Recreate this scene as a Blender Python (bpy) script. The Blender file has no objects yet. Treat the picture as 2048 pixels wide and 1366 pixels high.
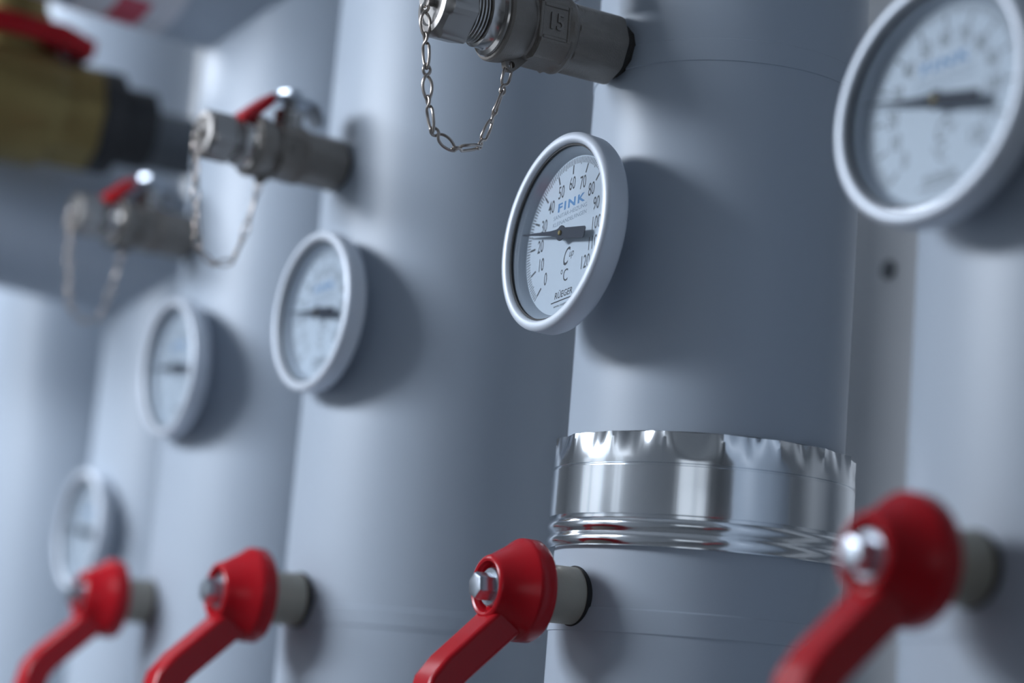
import bpy, bmesh, math, random
from mathutils import Vector, Matrix, Euler
from math import sin, cos, pi, radians as rad
random.seed(4)
scene = bpy.context.scene
COL = scene.collection
S = 0.001                       # everything below is written in millimetres
ZO = 1750.0                     # height of the thermometer row above the floor

def V3(x, y, z):
    return Vector((x*S, y*S, (z+ZO)*S))

# ------------------------------------------------------------------ camera
cam_d = bpy.data.cameras.new('camera')
cam = bpy.data.objects.new('camera', cam_d)
COL.objects.link(cam)
yaw, pitch, roll, FPX = 0.5098394, 0.1691141, 0.0822301, 4089.98
fw = Vector((-cos(pitch)*cos(yaw), cos(pitch)*sin(yaw), sin(pitch)))
rt = fw.cross(Vector((0, 0, 1))).normalized()
up = rt.cross(fw)
rt2 = rt*cos(roll) + up*sin(roll)
up2 = up*cos(roll) - rt*sin(roll)
M = Matrix((rt2, up2, -fw)).transposed().to_4x4()
M.translation = V3(707.606, -410.090, -187.494)
cam.matrix_world = M
cam_d.sensor_width = 36.0
cam_d.lens = FPX*36.0/2048.0
cam_d.clip_start = 0.02
cam_d.clip_end = 50
cam_d.dof.use_dof = True
cam_d.dof.focus_distance = 0.834
cam_d.dof.aperture_fstop = cam_d.lens/18.5
scene.camera = cam

# ------------------------------------------------------------------ view, world, lamps
scene.view_settings.view_transform = 'Standard'
scene.view_settings.look = 'None'
scene.view_settings.gamma = 1.0
scene.view_settings.exposure = -0.02
world = bpy.data.worlds.new('world')
scene.world = world
world.use_nodes = True
world.node_tree.nodes['Background'].inputs['Color'].default_value = (0.55, 0.68, 0.85, 1)
world.node_tree.nodes['Background'].inputs['Strength'].default_value = 0.05

def area(name, loc, aim, sx, sy, power, color):
    """rectangular lamp, long side along X, shining along aim (y, z)"""
    l = bpy.data.lights.new(name, 'AREA')
    l.shape = 'RECTANGLE'; l.size = sx; l.size_y = sy; l.energy = power; l.color = color
    o = bpy.data.objects.new(name, l); COL.objects.link(o)
    z = -Vector((0, aim[0], aim[1])).normalized(); x = Vector((1, 0, 0)); y = z.cross(x)
    m = Matrix((x, y, z)).transposed().to_4x4(); m.translation = V3(*loc)
    o.matrix_world = m
    return o
COOL = (0.82, 0.89, 1.0)
LAMPS = [(-470, -890, 330, 6.6, (0.72, -0.6)), (-1230, -370, 530, 3.3, (0.6, -0.8))]   # twin tube fixtures hung along the aisle
for L in LAMPS:
    for dy in (-55, 55):
        area('tube_light', (L[0], L[1]+dy, L[2]-26), L[4], 0.6, 0.16, L[3], COOL)

# ------------------------------------------------------------------ materials
def mat(name, base, rough=0.5, metal=0.0, noise=0.0, nscale=40.0, bump=0.0, bscale=300.0, spec=0.5, coat=0.0, stretch=None, rvar=0.0):
    m = bpy.data.materials.new(name); m.use_nodes = True
    nt = m.node_tree; b = nt.nodes['Principled BSDF']
    b.inputs['Roughness'].default_value = rough
    b.inputs['Metallic'].default_value = metal
    b.inputs['Specular IOR Level'].default_value = spec
    b.inputs['Coat Weight'].default_value = coat
    tc = nt.nodes.new('ShaderNodeTexCoord')
    mp = nt.nodes.new('ShaderNodeMapping')
    nt.links.new(tc.outputs['Object'], mp.inputs['Vector'])
    if stretch: mp.inputs['Scale'].default_value = stretch
    n = nt.nodes.new('ShaderNodeTexNoise'); n.inputs['Scale'].default_value = nscale; n.inputs['Detail'].default_value = 4
    nt.links.new(mp.outputs['Vector'], n.inputs['Vector'])
    r = nt.nodes.new('ShaderNodeMix'); r.data_type = 'RGBA'
    lo = tuple(max(0, c*(1-noise)) for c in base) + (1,)
    hi = tuple(min(1, c*(1+noise)) for c in base) + (1,)
    r.inputs[6].default_value = lo; r.inputs[7].default_value = hi
    nt.links.new(n.outputs['Fac'], r.inputs[0])
    nt.links.new(r.outputs[2], b.inputs['Base Color'])
    if rvar:
        mr = nt.nodes.new('ShaderNodeMapRange')
        mr.inputs['To Min'].default_value = max(0.02, rough-rvar); mr.inputs['To Max'].default_value = rough+rvar
        nt.links.new(n.outputs['Fac'], mr.inputs['Value']); nt.links.new(mr.outputs['Result'], b.inputs['Roughness'])
    if bump:
        n2 = nt.nodes.new('ShaderNodeTexNoise'); n2.inputs['Scale'].default_value = bscale; n2.inputs['Detail'].default_value = 3
        nt.links.new(mp.outputs['Vector'], n2.inputs['Vector'])
        bp = nt.nodes.new('ShaderNodeBump'); bp.inputs['Strength'].default_value = bump; bp.inputs['Distance'].default_value = 0.0006
        nt.links.new(n2.outputs['Fac'], bp.inputs['Height'])
        nt.links.new(bp.outputs['Normal'], b.inputs['Normal'])
    return m

MAT = {}
MAT['jacket'] = mat('grey_pvc_jacket', (0.41, 0.468, 0.54), rough=0.42, noise=0.02, nscale=6, bump=0.03, bscale=900, spec=0.45)
MAT['gap'] = mat('dark_insulation_edge', (0.02, 0.018, 0.016), rough=0.9)
MAT['alu'] = mat('polished_aluminium', (0.80, 0.83, 0.86), rough=0.16, metal=1.0, noise=0.05, nscale=30, bump=0.06, bscale=160, stretch=(1, 1, 0.06), rvar=0.07)
MAT['nickel'] = mat('cast_nickel_plated_brass', (0.25, 0.228, 0.205), rough=0.5, metal=0.6, noise=0.10, nscale=260, bump=0.35, bscale=1500)
MAT['nickel_shiny'] = mat('polished_nickel', (0.46, 0.44, 0.42), rough=0.20, metal=1.0, noise=0.04, nscale=120)
MAT['cap_nickel'] = mat('worn_nickel_cap', (0.36, 0.345, 0.33), rough=0.36, metal=1.0, noise=0.05, nscale=120)
MAT['chain'] = mat('nickel_chain_wire', (0.46, 0.41, 0.37), rough=0.28, metal=1.0, noise=0.1, nscale=300)
MAT['hemp'] = mat('black_sealed_nipple', (0.022, 0.018, 0.014), rough=0.7, noise=0.5, nscale=300, bump=0.5)
MAT['neck'] = mat('dull_nickel_neck', (0.41, 0.385, 0.32), rough=0.5, metal=0.4, noise=0.06, nscale=200, bump=0.12, bscale=1200)
MAT['red'] = mat('red_enamel', (0.43, 0.007, 0.014), rough=0.24, noise=0.05, nscale=30, bump=0.03, bscale=260, spec=0.3)
MAT['steel'] = mat('zinc_plated_steel', (0.46, 0.50, 0.55), rough=0.36, metal=1.0, noise=0.06, nscale=200)
MAT['bezel'] = mat('satin_aluminium_case', (0.64, 0.69, 0.76), rough=0.48, metal=0.3, noise=0.02, nscale=80, bump=0.02, bscale=900)
MAT['rubber'] = mat('black_rubber', (0.012, 0.012, 0.013), rough=0.6)
MAT['dial'] = mat('white_dial_plate', (0.62, 0.67, 0.74), rough=0.5, noise=0.015, nscale=500)
MAT['liner'] = mat('grey_dial_liner', (0.46, 0.50, 0.56), rough=0.5)
MAT['ink'] = mat('black_ink', (0.025, 0.028, 0.04), rough=0.5)
MAT['ink_grey'] = mat('grey_ink', (0.22, 0.28, 0.36), rough=0.5)
MAT['ink_blue'] = mat('blue_ink', (0.07, 0.24, 0.50), rough=0.5)
MAT['pointer'] = mat('dark_pointer', (0.035, 0.04, 0.058), rough=0.6, spec=0.2)
MAT['brass'] = mat('yellow_brass', (0.22, 0.165, 0.062), rough=0.48, metal=0.8, noise=0.08, nscale=120, bump=0.2, bscale=900)
MAT['wall'] = mat('painted_wall', (0.66, 0.67, 0.68), rough=0.85, noise=0.03, nscale=14, bump=0.1, bscale=200)
MAT['ceiling'] = mat('white_ceiling', (0.76, 0.78, 0.80), rough=0.9, noise=0.02)
MAT['floor'] = mat('grey_floor', (0.30, 0.31, 0.32), rough=0.6, noise=0.08, nscale=6)
MAT['label_white'] = mat('white_sticker', (0.70, 0.70, 0.74), rough=0.4)
MAT['label_red'] = mat('red_sticker', (0.55, 0.06, 0.10), rough=0.4)
MAT['cap'] = mat('grey_plastic', (0.10, 0.11, 0.12), rough=0.5)

def glass_mat():
    m = bpy.data.materials.new('clear_glass'); m.use_nodes = True
    nt = m.node_tree; nt.nodes.clear()
    out = nt.nodes.new('ShaderNodeOutputMaterial')
    mix = nt.nodes.new('ShaderNodeMixShader'); tr = nt.nodes.new('ShaderNodeBsdfTransparent'); gl = nt.nodes.new('ShaderNodeBsdfGlossy')
    lw = nt.nodes.new('ShaderNodeLayerWeight'); lw.inputs['Blend'].default_value = 0.5
    pw = nt.nodes.new('ShaderNodeMath'); pw.operation = 'POWER'; pw.inputs[1].default_value = 5.0
    nt.links.new(lw.outputs['Facing'], pw.inputs[0])
    fr = nt.nodes.new('ShaderNodeMath'); fr.operation = 'MULTIPLY_ADD'; fr.inputs[1].default_value = 0.9; fr.inputs[2].default_value = 0.04
    nt.links.new(pw.outputs[0], fr.inputs[0])
    tr.inputs['Color'].default_value = (0.95, 0.97, 0.98, 1)
    gl.inputs['Roughness'].default_value = 0.03
    nt.links.new(fr.outputs[0], mix.inputs[0]); nt.links.new(tr.outputs[0], mix.inputs[1]); nt.links.new(gl.outputs[0], mix.inputs[2])
    nt.links.new(mix.outputs[0], out.inputs['Surface'])
    return m
MAT['glass'] = glass_mat()
def emit_mat(name, col, st):
    m = bpy.data.materials.new(name); m.use_nodes = True
    b = m.node_tree.nodes['Principled BSDF']
    b.inputs['Emission Color'].default_value = col + (1,); b.inputs['Emission Strength'].default_value = st
    return m
MAT['tube'] = emit_mat('fluorescent_tube', (0.85, 0.93, 1), 6.0)
MAT['daylight'] = emit_mat('daylit_window_pane', (0.80, 0.89, 1), 0.8)

# ------------------------------------------------------------------ object helpers
def link(name, bm, material, parent=None, angle=32, flat=False):
    me = bpy.data.meshes.new(name)
    bmesh.ops.recalc_face_normals(bm, faces=bm.faces[:])
    bm.to_mesh(me); bm.free()
    if not flat:
        for p in me.polygons: p.use_smooth = True
        me.set_sharp_from_angle(angle=rad(angle))
    me.materials.append(material)
    o = bpy.data.objects.new(name, me); COL.objects.link(o)
    if parent: o.parent = parent
    return o

def thing(name, label, cat, loc, rot=(0, 0, 0), group=None):
    o = bpy.data.objects.new(name, None); COL.objects.link(o)
    o.empty_display_size = 0.01
    o.location = V3(*loc); o.rotation_euler = rot
    o['label'] = label; o['category'] = cat
    if group: o['group'] = group
    return o

def dup(root, loc, rot=None, label=None):
    r = root.copy(); COL.objects.link(r); r.location = V3(*loc)
    if rot is not None: r.rotation_euler = rot
    if label: r['label'] = label
    for ch in list(root.children):
        c = ch.copy(); COL.objects.link(c); c.parent = r
        for g in list(ch.children):
            d = g.copy(); COL.objects.link(d); d.parent = c
    return r

# surface of revolution about the outward axis (-Y) or about Z;  rfun(theta,k) optional per-row radius
def rev(bm, prof, seg=64, axis='Y', rfun=None, closed=False, caps=(True, True), c=(0, 0)):
    rows = []
    for k, (r, h) in enumerate(prof):
        row = []
        for i in range(seg):
            t = 2*pi*i/seg
            rr = rfun(t, k, r) if rfun else r
            if axis == 'Y': p = (c[0]+rr*cos(t), -h, c[1]+rr*sin(t))
            elif axis == 'X': p = (h, c[0]+rr*cos(t), c[1]+rr*sin(t))
            else: p = (c[0]+rr*cos(t), c[1]+rr*sin(t), h)
            row.append(bm.verts.new(Vector(p)*S))
        rows.append(row)
    n = len(rows)
    for k in range(n if closed else n-1):
        a, b = rows[k], rows[(k+1) % n]
        for i in range(seg):
            j = (i+1) % seg
            bm.faces.new((a[i], a[j], b[j], b[i]))
    if not closed:
        if caps[0]: bm.faces.new(rows[0])
        if caps[1]: bm.faces.new(rows[-1])
    return rows

def poly_r(n, apo, rc, phase=0.0):
    """radius of an n-gon of apothem apo whose corners are turned down to radius rc"""
    def f(t, k, r):
        a = ((t - phase + pi/n) % (2*pi/n)) - pi/n
        return min(apo/cos(a), rc)*r
    return f

def tube(bm, pts, r, seg=8, closed=False):
    pts = [Vector(p) for p in pts]
    n = len(pts)
    rows = []
    prev = None
    for i in range(n):
        if closed: tg = pts[(i+1) % n]-pts[i-1]
        else: tg = pts[min(i+1, n-1)]-pts[max(i-1, 0)]
        tg.normalize()
        if prev is None:
            ref = Vector((0, 0, 1)) if abs(tg.z) < 0.9 else Vector((1, 0, 0))
            nrm = tg.cross(ref).normalized()
        else:
            nrm = (prev - tg*prev.dot(tg)).normalized()
        prev = nrm
        bi = tg.cross(nrm)
        rows.append([bm.verts.new((pts[i]+(nrm*cos(2*pi*k/seg)+bi*sin(2*pi*k/seg))*r)*S) for k in range(seg)])
    for i in range(n if closed else n-1):
        a, b = rows[i], rows[(i+1) % n]
        off = 0
        if closed and i == n-1:
            off = min(range(seg), key=lambda q: (a[0].co-b[q].co).length)
        for k in range(seg):
            bm.faces.new((a[k], a[(k+1) % seg], b[(k+1+off) % seg], b[(k+off) % seg]))
    if not closed:
        bm.faces.new(rows[0]); bm.faces.new(rows[-1])

def box(bm, lo, hi):
    g = bmesh.ops.create_cube(bm, size=1.0)
    c = [(a+b)/2 for a, b in zip(lo, hi)]; d = [abs(b-a) for a, b in zip(lo, hi)]
    bmesh.ops.scale(bm, vec=Vector(d)*S, verts=g['verts'])
    bmesh.ops.translate(bm, vec=Vector(c)*S, verts=g['verts'])
    return g['verts']

def sweep_rect(bm, path, wx, th):
    """bar in the Y-Z plane: path of (y,z), width wx along X, thickness th across the path (values may be lists)"""
    n = len(path); rows = []
    for i, (y, z) in enumerate(path):
        def dirn(a, b):
            v = Vector((b[0]-a[0], b[1]-a[1])); return v.normalized()
        if i == 0: d1 = d2 = dirn(path[0], path[1])
        elif i == n-1: d1 = d2 = dirn(path[-2], path[-1])
        else: d1 = dirn(path[i-1], path[i]); d2 = dirn(path[i], path[i+1])
        t = (d1+d2).normalized(); nn = Vector((-t.y, t.x)); k = 1/max(0.5, t.dot(d1))
        w = wx[i] if isinstance(wx, (list, tuple)) else wx
        h = (th[i] if isinstance(th, (list, tuple)) else th)*k
        q = []
        for sx, sn in ((-1, -1), (1, -1), (1, 1), (-1, 1)):
            q.append(bm.verts.new(Vector((sx*w/2, y+nn.x*sn*h/2, z+nn.y*sn*h/2))*S))
        rows.append(q)
    for a, b in zip(rows, rows[1:]):
        for k in range(4):
            bm.faces.new((a[k], a[(k+1) % 4], b[(k+1) % 4], b[k]))
    bm.faces.new(rows[0]); bm.faces.new(rows[-1])

def bevel(o, w, seg=3, ang=30):
    m = o.modifiers.new('bevel', 'BEVEL'); m.width = w*S; m.segments = seg; m.limit_method = 'ANGLE'; m.angle_limit = rad(ang)
    return o

def text_bm(bm, body, size, loc, xdir=(1, 0, 0), ydir=(0, 0, 1), sx=1.0, bold=0.0, depth=0.0, shear=0.0, spacing=1.0, align='CENTER', rot=0.0):
    """letters as geometry: size = cap height in mm"""
    cu = bpy.data.curves.new('lettering', 'FONT')
    cu.body = body; cu.size = 1.0; cu.align_x = align; cu.align_y = 'CENTER'
    cu.offset = bold; cu.extrude = depth; cu.shear = shear; cu.space_character = spacing; cu.resolution_u = 3
    ob = bpy.data.objects.new('lettering', cu); COL.objects.link(ob)
    dg = bpy.context.evaluated_depsgraph_get()
    me = bpy.data.meshes.new_from_object(ob.evaluated_get(dg))
    X = Vector(xdir); Y = Vector(ydir); Z = X.cross(Y)
    k = size/0.70
    n0 = len(bm.verts)
    bm.from_mesh(me)
    bm.verts.ensure_lookup_table()
    for v in list(bm.verts)[n0:]:
        a, b, c = v.co.x*k*sx, v.co.y*k, v.co.z
        a, b = a*cos(rot)-b*sin(rot), a*sin(rot)+b*cos(rot)
        v.co = (Vector(loc) + X*a + Y*b + Z*c)*S
    bpy.data.objects.remove(ob); bpy.data.curves.remove(cu); bpy.data.meshes.remove(me)

# ------------------------------------------------------------------ room
def plane_box(name, lo, hi, m):
    bm = bmesh.new(); box(bm, lo, hi)
    o = link(name, bm, m, flat=True); o.location = (0, 0, ZO*S); o['kind'] = 'structure'
    return o
XL, XR, YB, YF, ZF, ZC = -3600, 3600, 330, -1500, -ZO, 620
plane_box('wall_back', (XL-100, YB, ZF), (XR+100, YB+100, ZC), MAT['wall'])
# front wall across the aisle, three unseen windows; the last is added fill
WIN = [(-1700, -700, -550, 450), (-420, -180, -450, 350), (1200, 2600, -450, 350)]  # last entry: added to lift mid-tones and shine in the collar
def wall_with_holes():
    bm = bmesh.new()
    xs = [XL-100]
    for a, b_, z0, z1 in WIN: xs += [a, b_]
    xs.append(XR+100)
    for k in range(0, len(xs), 2): box(bm, (xs[k], YF-100, ZF), (xs[k+1], YF, ZC))
    for a, b_, z0, z1 in WIN:
        box(bm, (a, YF-100, ZF), (b_, YF, z0)); box(bm, (a, YF-100, z1), (b_, YF, ZC))
    o = link('wall_front', bm, MAT['ceiling'], flat=True); o.location = (0, 0, ZO*S); o['kind'] = 'structure'
wall_with_holes()
for k, (a, b_, z0, z1) in enumerate(WIN):
    bm = bmesh.new(); f = 28
    box(bm, (a, YF-70, z0), (a+f, YF-20, z1)); box(bm, (b_-f, YF-70, z0), (b_, YF-20, z1))
    box(bm, (a+f, YF-70, z0), (b_-f, YF-20, z0+f)); box(bm, (a+f, YF-70, z1-f), (b_-f, YF-20, z1))
    c = (a+b_)/2; box(bm, (c-f, YF-70, z0+f), (c+f, YF-20, z1-f))
    o = link('window_%d' % (k+1), bm, MAT['ceiling'], flat=True); o.location = (0, 0, ZO*S); o['kind'] = 'structure'
    bm = bmesh.new(); box(bm, (a+f, YF-50, z0+f), (b_-f, YF-44, z1-f)); link('window_pane', bm, MAT['daylight'], o, flat=True)
plane_box('wall_left', (XL-100, YF, ZF), (XL, YB, ZC), MAT['wall'])
plane_box('wall_right', (XR, YF, ZF), (XR+100, YB, ZC), MAT['wall'])
plane_box('floor', (XL-100, YF-100, ZF-100), (XR+100, YB+100, ZF), MAT['floor'])
plane_box('ceiling', (XL-100, YF-100, ZC), (XR+100, YB+100, ZC+100), MAT['ceiling'])

# ------------------------------------------------------------------ pipes
def ring_surface(bm, xc, yc, prof, seg=128, rfun=None, caps=(True, True)):
    rev(bm, prof, seg, 'Z', rfun, caps=caps)

PIPES = {}
def pipe_root(label, xc, yc):
    return thing('insulated_pipe', label, 'pipe', (xc, yc, -ZO), (0, 0, 0), 'grey insulated pipes')

def jacket(root, name, R, z0, z1, steps=()):
    """vertical sheet jacket; steps = heights (mm, gauge frame) where one sheet laps 0.4 mm over the next"""
    prof = [(R, z0+ZO)]
    r = R
    for z in sorted(steps):
        prof += [(r, z+ZO-0.25), (r+0.45, z+ZO), (r+0.45, z+ZO+9), (r, z+ZO+9.4)]
    prof.append((R, z1+ZO))
    bm = bmesh.new(); rev(bm, prof, 160, 'Z')
    return link(name, bm, MAT['jacket'], root, angle=20)

def elbow_pipe(root, R, z0, za, tilt, yend, steps=()):
    """riser with a mitred turn: a branch leaves towards -Y at height za (axis), rising outward by tilt"""
    seg = 128
    d_out = Vector((0, -cos(tilt), sin(tilt)))
    upv = Vector((0, 0, 1))
    n = (upv - d_out); n.normalize()          # mitre plane through the axis corner, normal
    corner = Vector((0, 0, za+ZO))
    bm = bmesh.new()
    low, mid = [], []
    prof = [(R, z0+ZO)]
    for z in sorted(steps): prof += [(R, z+ZO-0.25), (R+0.45, z+ZO), (R+0.45, z+ZO+9), (R, z+ZO+9.4)]
    rows = []
    for r, h in prof:
        rows.append([bm.verts.new(Vector((r*cos(2*pi*i/seg), r*sin(2*pi*i/seg), h))*S) for i in range(seg)])
    # point on mitre plane above (x,y):  n.(p-corner)=0
    mit = []
    for i in range(seg):
        x, y = R*cos(2*pi*i/seg), R*sin(2*pi*i/seg)
        z = corner.z - (n.y*y)/n.z
        mit.append(Vector((x, y, z)))
    rows.append([bm.verts.new(p*S) for p in mit])
    for a, b in zip(rows, rows[1:]):
        for i in range(seg):
            j = (i+1) % seg; bm.faces.new((a[i], a[j], b[j], b[i]))
    bm.faces.new(rows[0])
    bm.faces.new(rows[-1])
    riser = link('riser_jacket', bm, MAT['jacket'], root, angle=20)
    bm = bmesh.new()
    L = -yend/cos(tilt)
    a = [bm.verts.new((p+(p-corner).normalized()*0.3)*S) for p in mit]
    b = [bm.verts.new((p + d_out*(L - (p-corner).dot(d_out)))*S) for p in mit]
    for i in range(seg):
        j = (i+1) % seg; bm.faces.new((a[i], a[j], b[j], b[i]))
    bm.faces.new(a); bm.faces.new(b).material_index = 1
    br = link('branch_jacket', bm, MAT['jacket'], root, angle=20)
    br.data.materials.append(MAT['rubber'])  # open end face coloured black so it looks less bright
    return riser, br, corner, d_out

TOP = ZC - 1
# the pipe in focus, with the aluminium collar
P1X, P1Y = -2.0, 84.5
p1 = pipe_root('grey pipe with the shiny aluminium collar around it', P1X, P1Y)
jacket(p1, 'lower_jacket', 60.5, -ZO+1, -100, steps=(-161,))
jacket(p1, 'upper_jacket', 58.5, -99, TOP, steps=(73,))
# dark joint under the collar lip
bm = bmesh.new()
rev(bm, [(58.3, -100+ZO), (60.2, -100+ZO), (60.2, -81.0+ZO), (58.3, -80.6+ZO)], 128, 'Z', closed=True)
link('joint_seal', bm, MAT['gap'], p1)
# collar: crimped lip, plain band, two rolled beads
NF = 17
def collar_r(t, k, r):
    h = COLP[k][1]
    top, base = -81.3, -92.5
    if h < base: return r
    a = ((h-base)/(top-base))**1.3
    u = (t*NF/(2*pi)+0.35) % 1.0
    w = abs(u-0.5)*2
    tri = (1-w)**0.8
    fine = 0.25*sin(t*53+1.3)*a
    return r - a*(2.4*tri) + fine*0.5
COLP = [(60.4, -127.3), (63.0, -127.0)]
for q in range(9): 
    s_ = q/8*pi; COLP.append((63.0+1.1*sin(s_), -126.6+5.0*q/8))
COLP.append((62.8, -121.2))
for q in range(9):
    s_ = q/8*pi; COLP.append((63.0+1.2*sin(s_), -120.8+5.0*q/8))
COLP += [(61.2, -115.6), (61.2, -114.4), (63.7, -114.2), (63.8, -112), (63.7, -103), (63.6, -96), (63.6, -94.9), (62.8, -94.6), (62.8, -94.0), (63.5, -93.7)]
for q in range(1, 15): COLP.append((63.5, -93.7+12.4*q/14))
COLP += [(62.6, -81.3), (62.2, -84.0), (62.2, -110), (60.4, -112)]
NROW_TOP = len(COLP)-4
prof = [(r, h+ZO) for r, h in COLP]
bm = bmesh.new()
rev(bm, prof, 340, 'Z', rfun=lambda t, k, r: collar_r(t, k, r) if k <= NROW_TOP else r - ((63.5 - collar_r(t, NROW_TOP, 63.5)) if k in (NROW_TOP+1, NROW_TOP+2) else 0), closed=True)
link('metal_collar', bm, MAT['alu'], p1, angle=24)

# second pipe, behind the collared one
P2X, P2Y = -268.0, 94.0
p2 = pipe_root('wide grey pipe standing directly behind the collared pipe', P2X, P2Y)
jacket(p2, 'jacket', 74, -ZO+1, TOP, steps=(-161,))
# nearest pipe at the right
P0X, P0Y = 232.0, 98.0
p0 = pipe_root('nearest grey pipe, at the right edge, carrying the largest blurred thermometer', P0X, P0Y)
jacket(p0, 'jacket', 78, -ZO+1, TOP, steps=(-161,))
# third pipe with elbow at the top
p3 = pipe_root('grey pipe bending out at the top edge, carrying a flow sticker', -480, 92)
riser, branch, corner, dout = elbow_pipe(p3, 72, -ZO+1, 266, rad(4), -320)
p4 = pipe_root('grey pipe bending out under the brass valve', -676, 95)
elbow_pipe(p4, 57, -ZO+1, 104, rad(5), -320)
p5 = pipe_root('farthest grey pipe, cut off by the left edge', -866, 74)
jacket(p5, 'jacket', 72, -ZO+1, TOP)

# sticker wrapped on the branch of the third pipe
def sticker(name, m, u0, u1, a0, a1, lift, parent):
    """patch on the branch: u along the axis (mm from the corner), a = angle round it (deg, 0 = +X, 270 = underside)"""
    xa = Vector((1, 0, 0)); za = xa.cross(dout) * -1
    bm = bmesh.new(); N = 20; R = 72.2+lift
    g = []
    for i in range(N+1):
        t = rad(a0+(a1-a0)*i/N)
        for rr in (R, R+0.25):
            for u in (u0, u1):
                g.append(bm.verts.new((corner + dout*u + xa*rr*cos(t) + za*rr*sin(t))*S))
    for i in range(N):
        a = g[4*i:4*i+4]; b = g[4*i+4:4*i+8]
        bm.faces.new((a[0], a[1], b[1], b[0])); bm.faces.new((a[2], a[3], b[3], b[2]))
        bm.faces.new((a[0], a[2], b[2], b[0])); bm.faces.new((a[1], a[3], b[3], b[1]))
    bm.faces.new((g[0], g[1], g[3], g[2])); e = g[-4:]; bm.faces.new((e[0], e[1], e[3], e[2]))
    return link(name, bm, m, parent)
st = sticker('flow_sticker', MAT['label_white'], 100, 160, 200, 325, 0.0, p3)
sticker('red_arrow', MAT['label_red'], 118, 138, 262, 292, 0.3, st)

# ------------------------------------------------------------------ dial thermometer
def make_thermometer(label, loc, rot):
    t = thing('dial_thermometer', label, 'thermometer', loc, rot, 'round dial thermometers')
    bm = bmesh.new()
    P = [(6, 0.2), (35, 0.0), (38.5, 0.4), (40.0, 1.4), (40.8, 3.0), (41.0, 8.6), (41.0, 10.2), (40.7, 11.1), (40.0, 11.7), (39.2, 12.0), (37.8, 12.0), (37.1, 11.7), (36.7, 11.0), (36.5, 10.0), (36.5, 3.0), (6, 2.6)]
    rev(bm, P, 128, 'Y', closed=True)
    link('case', bm, MAT['bezel'], t, angle=40)
    bm = bmesh.new(); rev(bm, [(36.45, 8.6), (36.45, 9.8), (35.7, 9.8), (35.7, 8.6)], 96, 'Y', closed=True)
    link('glass_gasket', bm, MAT['rubber'], t)
    bm = bmesh.new(); rev(bm, [(35.7, 8.7), (35.7, 9.3)], 96, 'Y')
    link('glass', bm, MAT['glass'], t)
    bm = bmesh.new(); rev(bm, [(36.4, 8.5), (35.6, 8.5), (33.2, 4.1), (33.2, 3.2), (36.4, 3.2)], 128, 'Y', closed=True)
    link('inner_ring', bm, MAT['liner'], t)
    bm = bmesh.new(); rev(bm, [(33.1, 3.2), (33.1, 4.0)], 128, 'Y')
    d = link('dial_plate', bm, MAT['dial'], t)
    # printed scale: one tick per degree, 0..120 over 270 degrees
    H = 4.03
    def tick(bm, deg, r0, r1, w):
        a = rad(225 - deg*2.25)
        u = Vector((cos(a), 0, sin(a))); v = Vector((-sin(a), 0, cos(a)))
        o = Vector((0, -H, 0))
        bm.faces.new([bm.verts.new((o+u*r+v*s)*S) for r, s in ((r0, -w/2), (r1, -w/2), (r1, w/2), (r0, w/2))])
    bm = bmesh.new()
    for k in range(121): tick(bm, k, 30.0 if k % 5 else 29.4, 32.6, 0.42)
    for k in range(0, 121, 10): tick(bm, k, 26.0, 29.8, 0.85)
    for k in range(0, 130, 10):
        a = rad(225 - k*2.25); r = 21.8 if k < 100 else 21.0
        text_bm(bm, str(k), 5.5, (r*cos(a), -H, r*sin(a)), sx=0.62, bold=0.006)
    text_bm(bm, 'C', 7.4, (-0.9, -H, -9.4), sx=0.6, shear=0.45, bold=0.004)
    text_bm(bm, 'up', 3.2, (3.6, -H, -8.4), sx=0.8, shear=0.4)
    text_bm(bm, '\u00b0C', 5.2, (-0.6, -H, -17.2), sx=0.78)
    text_bm(bm, 'R\u00dcEGER', 2.7, (0, -H, -24.6), sx=0.98, bold=0.014, shear=0.1)
    for (x0, x1, z0, z1) in ((-9.2, 9.2, -27.3, -26.8),):
        bm.faces.new([bm.verts.new(Vector((x, -H, z))*S) for x, z in ((x0, z0), (x1, z0), (x1, z1), (x0, z1))])
    text_bm(bm, 'www.rueger.com', 1.2, (0, -H, -28.9), sx=1.15)
    link('printed_scale', bm, MAT['ink'], d, flat=True)
    bm = bmesh.new()
    text_bm(bm, 'FINK', 3.5, (0.0, -H, 13.6), sx=1.62, bold=0.035, spacing=1.26)
    link('maker_lettering', bm, MAT['ink_blue'], d, flat=True)
    bm = bmesh.new()
    text_bm(bm, 'SANIT\u00c4R-HEIZUNG', 1.75, (0, -H, 9.9), sx=1.2)
    text_bm(bm, 'KLEINANDELFINGEN', 1.75, (0, -H, 6.9), sx=1.12)
    link('small_lettering', bm, MAT['ink_grey'], d, flat=True)
    # pointer with wide counterweight
    bm = bmesh.new()
    out = [(-32.0, 0.22), (-9, 0.95), (-4, 1.5), (-3.2, 2.2)]
    ol = [(x, z) for x, z in out]
    arc = [(3.2*cos(rad(a)), 3.2*sin(rad(a))) for a in range(140, 49, -15)]
    tail = [(3.0, 2.2), (18.5, 2.4), (19.2, 1.7)]
    top = ol[:3] + arc + tail
    full = top + [(x, -z) for x, z in reversed(top)]
    lo = [bm.verts.new(Vector((x, -7.3, z))*S) for x, z in full]
    hi = [bm.verts.new(Vector((x, -7.7, z))*S) for x, z in full]
    bm.faces.new(lo); bm.faces.new(hi)
    for i in range(len(full)):
        j = (i+1) % len(full); bm.faces.new((lo[i], lo[j], hi[j], hi[i]))
    pt = link('pointer', bm, MAT['pointer'], t, flat=True)
    bm = bmesh.new(); rev(bm, [(1.1, 3.9), (1.1, 8.2), (0.8, 8.5)], 24, 'Y')
    link('pivot_cap', bm, MAT['brass'], pt)
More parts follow.
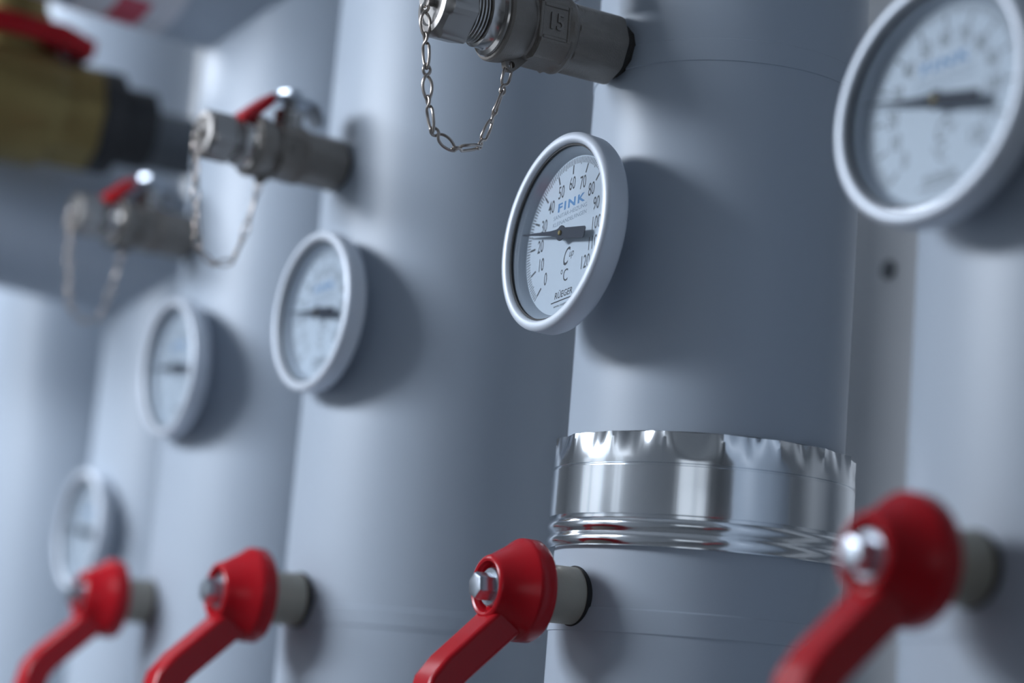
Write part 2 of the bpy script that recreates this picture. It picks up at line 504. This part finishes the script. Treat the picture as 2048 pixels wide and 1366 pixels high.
    bm = bmesh.new(); rev(bm, [(5.5, -34), (5.5, -4), (7.5, -3.6), (8.5, 0.3)], 32, 'Y')
    link('stem', bm, MAT['cap'], t)
    return t
def grot(yw, pt, rl=4.7):
    # yaw and upward tilt of the case, and its turn in its own socket (anticlockwise seen from the front)
    m = Matrix.Rotation(rad(yw), 3, 'Z') @ Matrix.Rotation(rad(-pt), 3, 'X') @ Matrix.Rotation(rad(-rl), 3, 'Y')
    return m.to_euler()
def point(t, deg):
    for c in t.children:
        if c.name.startswith('pointer'): c.rotation_euler = (0, rad(deg), 0)
g1 = make_thermometer('sharp dial thermometer with readable numbers, on the collared pipe', (3.3, 10.0, -2.1), grot(-0.75, 3.1))
g1.scale = (1.02, 1.02, 1.02)
point(g1, 12)
g2 = dup(g1, (-250, 16, -3), grot(3.2, 0.0), 'slightly blurred dial thermometer on the wide pipe behind the collared pipe'); point(g2, 10)
g3 = dup(g1, (-459, 17, -11.5), grot(2, -2.5), 'blurred dial thermometer on the pipe that bends out at the top edge'); point(g3, 9)
g0 = dup(g1, (225.8, 12, 6.6), grot(3.7, 4.4), 'largest dial thermometer, blurred, at the upper right corner'); point(g0, 13)
g4 = dup(g1, (-673, 42, -102), grot(2, 0), 'lowest and farthest dial thermometer, above the leftmost red handle'); point(g4, 10)

# ------------------------------------------------------------------ drain valve with chain
def fig8(n=64):
    """one chain link: a small eye and a long loop of the same wire, crossing once; along +Z from 0 to L"""
    L, kc = 13.4, 0.30
    pts = []
    for i in range(n):
        t = 2*pi*i/n
        k = (1-cos(t))/2
        side = 1 if t < pi else -1
        if k < kc: w = 1.35*max(0.0, sin(pi*k/kc))**0.6
        else: w = -2.0*max(0.0, sin(pi*((k-kc)/(1-kc))**0.85))**0.62
        d = 0.62*math.exp(-((k-kc)/0.16)**2)
        pts.append(Vector((side*w, side*d, L*k)))
    return pts
def make_link_mesh():
    bm = bmesh.new(); tube(bm, fig8(), 0.63, 8, closed=True)
    return bm

def make_drain_valve(label, loc):
    v = thing('drain_valve', label, 'valve', loc, (0, 0, 0), 'small nickel drain valves with chained caps')
    # local origin: centre of the rear end of the body, outward = -Y
    bm = bmesh.new(); rev(bm, [(9, -14), (11.2, -14), (11.4, -3.0), (12.4, -2.4), (12.4, -0.5), (11.0, -0.2), (11, 3)], 12, 'Y')
    link('sealed_nipple', bm, MAT['hemp'], v, angle=25)
    # body: octagonal socket, raised seam, rounded ball chamber, front shoulder
    OCT, SQ = poly_r(8, 1.0, 1.055, pi/8), poly_r(4, 1.0, 1.16, 0.0)
    rows = [(13.2, 0.0, 'o'), (14.3, 0.7, 'o'), (14.6, 2, 'o'), (14.6, 24.0, 'o'), (14.9, 24.6, 'c'), (15.9, 25.3, 'c'), (16.2, 26.4, 'c'), (15.9, 27.6, 'c'), (14.8, 28.6, 's'), (14.2, 30, 's'), (14.2, 40, 's'), (14.4, 42, 's'), (14.2, 43.2, 'c'), (14.0, 44.2, 'c'), (15.0, 46, 'c'), (16.2, 48.5, 'c'), (17.0, 51.5, 'c'), (17.4, 54.6, 'c'), (17.4, 56.2, 'c'), (16.8, 57.2, 'c'), (15.8, 57.6, 'c')]
    def rf(t, k, r):
        q = rows[k][2]
        return OCT(t, k, r) if q == 'o' else SQ(t, k, r) if q == 's' else r
    bm = bmesh.new(); rev(bm, [(r, h) for r, h, q in rows], 128, 'Y', rfun=rf)
    body = link('body', bm, MAT['nickel'], v, angle=28)
    # raised panel and cast figures on the side that faces the aisle end
    bm = bmesh.new()
    q = []
    for (y0, y1, z0, z1) in ((-43.4, -41.6, -7.6, 7.6), (-30.2, -28.6, -7.6, 7.6), (-41.6, -30.2, 6.0, 7.6), (-41.6, -30.2, -7.6, -6.0)):
        box(bm, (13.4, y0, z0), (14.8, y1, z1))
    fr = link('cast_panel', bm, MAT['nickel'], body); bevel(fr, 0.65, 3)
    bm = bmesh.new(); text_bm(bm, '15', 7.0, (14.3, -35.8, 0.0), xdir=(0, 1, 0), ydir=(0, 0, 1), sx=0.8, depth=0.55, bold=0.01)
    link('cast_figures', bm, MAT['nickel'], body, flat=True)
    # lug for the chain
    bm = bmesh.new()
    out = [(-38, -13.0), (-41.0, -14.6), (-44.6, -18.6), (-46.4, -20.2), (-48.6, -20.4), (-50.4, -19.0), (-51.0, -16.5), (-51.0, -13.0)]
    hole = [(-47.8+1.5*cos(2*pi*i/12), -17.8+1.5*sin(2*pi*i/12)) for i in range(12)]
    for sx in (-1.6, 1.6): pass
    A = {sx: [bm.verts.new(Vector((sx, y, z))*S) for y, z in out] for sx in (-1.7, 1.7)}
    Hh = {sx: [bm.verts.new(Vector((sx, y, z))*S) for y, z in hole] for sx in (-1.7, 1.7)}
    n = len(out)
    for i in range(n):
        j = (i+1) % n; bm.faces.new((A[-1.7][i], A[-1.7][j], A[1.7][j], A[1.7][i]))
    for i in range(12):
        j = (i+1) % 12; bm.faces.new((Hh[-1.7][i], Hh[-1.7][j], Hh[1.7][j], Hh[1.7][i]))
    for sx in (-1.7, 1.7):
        es = []
        for loop in (A[sx], Hh[sx]):
            for i in range(len(loop)):
                e = bm.edges.get((loop[i], loop[(i+1) % len(loop)])); es.append(e)
        bmesh.ops.triangle_fill(bm, use_beauty=True, edges=es)
    link('chain_lug', bm, MAT['nickel'], v, angle=40)
    # polished union with thread
    prof = [(15.6, 57.3), (15.9, 57.9), (15.4, 58.6), (13.6, 59.4), (13.2, 60.2), (13.2, 64.0), (12.6, 64.4), (11.0, 64.6)]
    for q in range(4):
        h = 64.8+q*1.5; prof += [(11.0, h), (12.0, h+0.45), (12.0, h+0.8), (11.0, h+1.2)]
    prof += [(10.8, 71.5)]
    bm = bmesh.new(); rev(bm, prof, 72, 'Y'); link('hose_union', bm, MAT['nickel_shiny'], v, angle=30)
    # hexagon cap
    HEX = poly_r(6, 1.0, 1.13, rad(14))
    rows2 = [(11.0, 70.6, 'c'), (13.0, 71.0, 'h'), (13.4, 71.6, 'h'), (13.4, 82.2, 'h'), (13.4, 83.2, 'm'), (12.2, 85.4, 'c'), (9.6, 85.8, 'c'), (9.2, 85.4, 'c'), (8.8, 85.0, 'c')]
    def rf2(t, k, r):
        q = rows2[k][2]
        return HEX(t, k, r) if q == 'h' else min(HEX(t, k, r), r*1.03) if q == 'm' else r
    bm = bmesh.new(); rev(bm, [(r, h) for r, h, q in rows2], 120, 'Y', rfun=rf2)
    cap = link('cap', bm, MAT['cap_nickel'], v, angle=26)
    bm = bmesh.new(); rev(bm, [(1.6, 84.5), (1.6, 88.0), (3.0, 88.4), (3.0, 89.6), (2.2, 90.2)], 24, 'Y')
    link('chain_stud', bm, MAT['nickel_shiny'], cap)
    # T lever on top
    bm = bmesh.new(); rev(bm, [(8.6, 12.5), (8.6, 16.5), (7.4, 17.2), (8.2, 18.2), (8.2, 23.0), (7.2, 24.0), (3.8, 24.4), (3.8, 35)], 40, 'Z', c=(0, -34))
    link('stem', bm, MAT['nickel_shiny'], v)
    bm = bmesh.new(); rev(bm, [(5.6, 31.2), (6.3, 31.6), (6.3, 35.0), (5.6, 35.8), (3.4, 36.0)], 48, 'Z', c=(0, -34), rfun=poly_r(6, 1.0, 1.12))
    link('stem_nut', bm, MAT['steel'], v, angle=28)
    bm = bmesh.new()
    sweep_rect(bm, [(-15, 19), (-17.5, 25), (-21, 29), (-26, 30.4), (-40, 30.4), (-45.5, 29), (-52, 23.2), (-60, 15.6)], [13, 16, 18, 17, 17, 18, 18, 18], 2.4)
    lv = link('lever', bm, MAT['steel'], v); bevel(lv, 0.8, 2)
    bm = bmesh.new()
    sweep_rect(bm, [(-46.5, 29.0), (-53, 22.6), (-61, 15.0), (-65.5, 10.8)], [17, 20, 20.5, 18], [5.0, 6.0, 6.2, 4.8])
    gp = link('red_grip', bm, MAT['red'], lv); bevel(gp, 1.4, 3)
    return v

def hang_chain(v, sag=1.0):
    """links hung between the cap stud and the lug, in the vertical plane through the valve axis"""
    P = [(-88.6, -1.0), (-88.2, -6.5), (-86.5, -18.0), (-84.9, -30.5), (-83.0, -43.0), (-79.6, -54.0), (-75.5, -57.4), (-68.5, -57.8), (-60.2, -56.8), (-57.2, -52.4), (-54.9, -45.4), (-51.6, -35.0), (-49.0, -24.6), (-47.8, -17.3)]
    pts = [Vector((0.0, y, z if z > -17 else -17 + (z+17)*sag)) for y, z in P]
    acc = [0.0]
    for a, b in zip(pts, pts[1:]): acc.append(acc[-1]+(b-a).length)
    n = max(3, round(acc[-1]/12.3))
    def at(d):
        for k in range(len(acc)-1):
            if d <= acc[k+1] + 1e-6:
                return pts[k].lerp(pts[k+1], (d-acc[k])/(acc[k+1]-acc[k]))
        return pts[-1].copy()
    nodes = [at(acc[-1]*k/n) for k in range(n+1)]
    for i, (a, b) in enumerate(zip(nodes, nodes[1:])):
        d = b-a
        lk = bpy.data.objects.new('chain_link', LINK_MESH); COL.objects.link(lk); lk.parent = v
        q = d.normalized().to_track_quat('Z', 'X')
        spin = [0.2, 1.4, 0.1, 1.5, 0.3, 1.2, 0.6, 1.0, 0.2, 1.35, 0.5][i % 11]
        Rm = q.to_matrix() @ Matrix.Rotation(spin, 3, 'Z')
        sc = (d.length+1.7)/13.4
        lk.matrix_local = Matrix.Translation((a - d.normalized()*0.85)*S) @ Rm.to_4x4() @ Matrix.Diagonal((1, 1, sc, 1))
_o = link('chain_link', make_link_mesh(), MAT['chain'], None, angle=80)
LINK_MESH = _o.data
bpy.data.objects.remove(_o)
v1 = make_drain_valve('sharp nickel drain valve with hex cap and chain, cut by the top edge', (-1.0, 22.2, 82.0))
V2ROT, V3ROT = (0, 0, rad(5.0)), (0, 0, rad(9.0))
v2 = dup(v1, (-263.5, 18.5, 79.4), V2ROT, 'blurred drain valve with red lever above the middle thermometer')
v3 = dup(v1, (-481, 18.5, 73.5), V3ROT, 'strongly blurred drain valve hanging in front of the elbow, farthest of the three')
v2.scale = (0.94, 0.94, 0.94); v3.scale = (0.92, 0.92, 0.92)
hang_chain(v1); hang_chain(v2, 1.3); hang_chain(v3, 1.3)

# ------------------------------------------------------------------ red lever valve
def make_lever_valve(label, loc):
    """origin 48 mm behind the face of the bolt, outward = -Y"""
    v = thing('lever_valve', label, 'valve', loc, (0, 0, 0), 'red lever handles on the pipes')
    bm = bmesh.new(); rev(bm, [(11.6, -12), (11.6, 18), (10.8, 19), (10.8, 24)], 64, 'Y')
    link('neck', bm, MAT['neck'], v)
    bm = bmesh.new(); rev(bm, [(11.6, -6), (12.2, -6), (12.2, 0.6), (11.6, 0.6)], 64, 'Y', closed=True)
    link('gap_shade_ring', bm, MAT['rubber'], v)  # black ring stands in for the shade where the neck enters the jacket
    # hub: rim, cone, recessed front
    bm = bmesh.new()
    rev(bm, [(8, 21.8), (18.6, 21.0), (19.8, 21.5), (20.6, 22.8), (20.6, 28.2), (19.9, 29.4), (19.0, 30.2), (13.2, 40.2), (12.8, 41.6), (12.1, 42.6), (11.1, 43.0), (10.2, 42.6), (9.6, 41.6), (9.4, 40.4), (9.4, 38.6), (8, 38.0)], 96, 'Y', closed=True)
    rev(bm, [(8.2, 37.6), (9.6, 37.6), (9.6, 38.4), (8.2, 38.4)], 48, 'Y')
    hub = link('handle_hub', bm, MAT['red'], v, angle=35)
    # arm: leaves the cone downward and outward, then turns down
    bm = bmesh.new()
    sweep_rect(bm, [(-27, -6.0), (-36, -14.2), (-44, -21.8), (-56, -33.0), (-61.0, -39.5), (-63.5, -49), (-68.5, -100), (-69.5, -150)], [18, 17, 16.4, 16, 16, 16, 16, 15], [13, 13, 13, 13, 13, 12.6, 12, 11])
    arm = link('handle_arm', bm, MAT['red'], v); bevel(arm, 1.8, 3, 25)
    bm = bmesh.new(); rev(bm, [(4.0, 38.2), (7.7, 38.2), (7.7, 40.6), (7.3, 41.2), (4.0, 41.2)], 48, 'Y')
    link('washer', bm, MAT['steel'], v)
    bm = bmesh.new(); rev(bm, [(4.6, 41.0), (4.9, 41.2), (4.9, 46.6), (4.4, 47.7), (3.6, 48.0)], 72, 'Y', rfun=lambda t, k, r: r if k in (4,) else poly_r(6, 1.0, 1.14, rad(10))(t, k, r))
    link('hex_bolt', bm, MAT['steel'], v, angle=26)
    return v
def seat_ring(v, root_y, surf_y, sc=1.0):
    v.scale = (sc, sc, sc)
    for c in v.children:
        if c.name.startswith('gap_shade_ring'): c.location.y = (surf_y - root_y)/sc*S
h1 = make_lever_valve('sharp red lever valve just below the aluminium collar', (-1.0, 26.0, -147.5))
h2 = dup(h1, (-263, 23.5, -150), None, 'red lever valve below the middle thermometer, second from the left')
h3 = dup(h1, (-485, 25, -152), None, 'leftmost red lever valve, blurred, below the lowest thermometer')
h0 = dup(h1, (235, 20.5, -139.5), None, 'largest red lever valve, strongly blurred, at the lower right')
seat_ring(h1, 26, 24); seat_ring(h2, 23.5, 20, 1.16); seat_ring(h3, 25, 20, 1.14); seat_ring(h0, 20.5, 20.2)

# ------------------------------------------------------------------ brass valve at the upper left
b = thing('brass_valve', 'large brass ball valve with a flat red lever at the upper left', 'valve', (-570, -27, 159))
bm = bmesh.new()
OC8 = poly_r(8, 1.0, 1.06, pi/8)
rb = [(30, -2, 'o'), (33, 0, 'o'), (33, 24, 'o'), (35, 26, 'c'), (38.5, 34, 'c'), (39, 60, 'c'), (38, 100, 'c'), (36, 122, 'c'), (33, 126, 'o'), (33, 150, 'o'), (30, 152, 'o')]
rev(bm, [(r, h) for r, h, q in rb], 96, 'Y', rfun=lambda t, k, r: OC8(t, k, r) if rb[k][2] == 'o' else r)
link('body', bm, MAT['brass'], b, angle=28)
bm = bmesh.new(); rev(bm, [(26, -40), (26, -18), (34, -16), (34, -1), (26, 0)], 64, 'Y')
link('black_coupling', bm, MAT['rubber'], b)
bm = bmesh.new(); rev(bm, [(20, -355), (20, -38)], 64, 'Y', c=(-18, 0))
link('feed_pipe', bm, MAT['cap'], b)
bm = bmesh.new(); rev(bm, [(25, 28), (25, 60), (22, 63), (22, 70)], 48, 'Z', c=(0, -58))
link('bonnet', bm, MAT['brass'], b)
bm = bmesh.new(); sweep_rect(bm, [(-6, 41), (-30, 44), (-110, 46), (-250, 46)], [40, 60, 60, 40], [12, 14, 14, 12])
lv = link('red_lever', bm, MAT['red'], b); bevel(lv, 2, 3)

# ------------------------------------------------------------------ ceiling lamps
for k, L in enumerate(LAMPS):
    lab = ['twin tube lamp hung over the aisle beside the middle pipes', 'twin tube lamp hung over the aisle beyond the farthest pipe'][k]
    t = thing('ceiling_lamp', lab, 'lamp', (L[0], L[1], ZC))
    dz = L[2]-ZC
    bm = bmesh.new(); box(bm, (-330, -90, dz+14), (330, 90, dz+60)); hs = link('housing', bm, MAT['ceiling'], t); bevel(hs, 6, 2)
    for dy in (-55, 55):
        bm = bmesh.new(); rev(bm, [(12, -310), (12, 310)], 24, 'X', c=(dy, dz)); link('tube', bm, MAT['tube'], t)
    for dx in (-250, 250):
        bm = bmesh.new(); rev(bm, [(5, dz+58), (5, -0.5)], 12, 'Z', c=(dx, 0)); link('hanger_rod', bm, MAT['steel'], t)

bm = bmesh.new(); rev(bm, [(4.6, -12), (4.6, 0.6), (5.6, 1.0), (5.6, 1.8), (2.0, 2.0)], 24, 'Y')
t = thing('wall_plug', 'small dark plug in the wall between the collared pipe and the nearest pipe', 'plug', (-183, YB, 66))
link('plug_cap', bm, MAT['cap'], t)
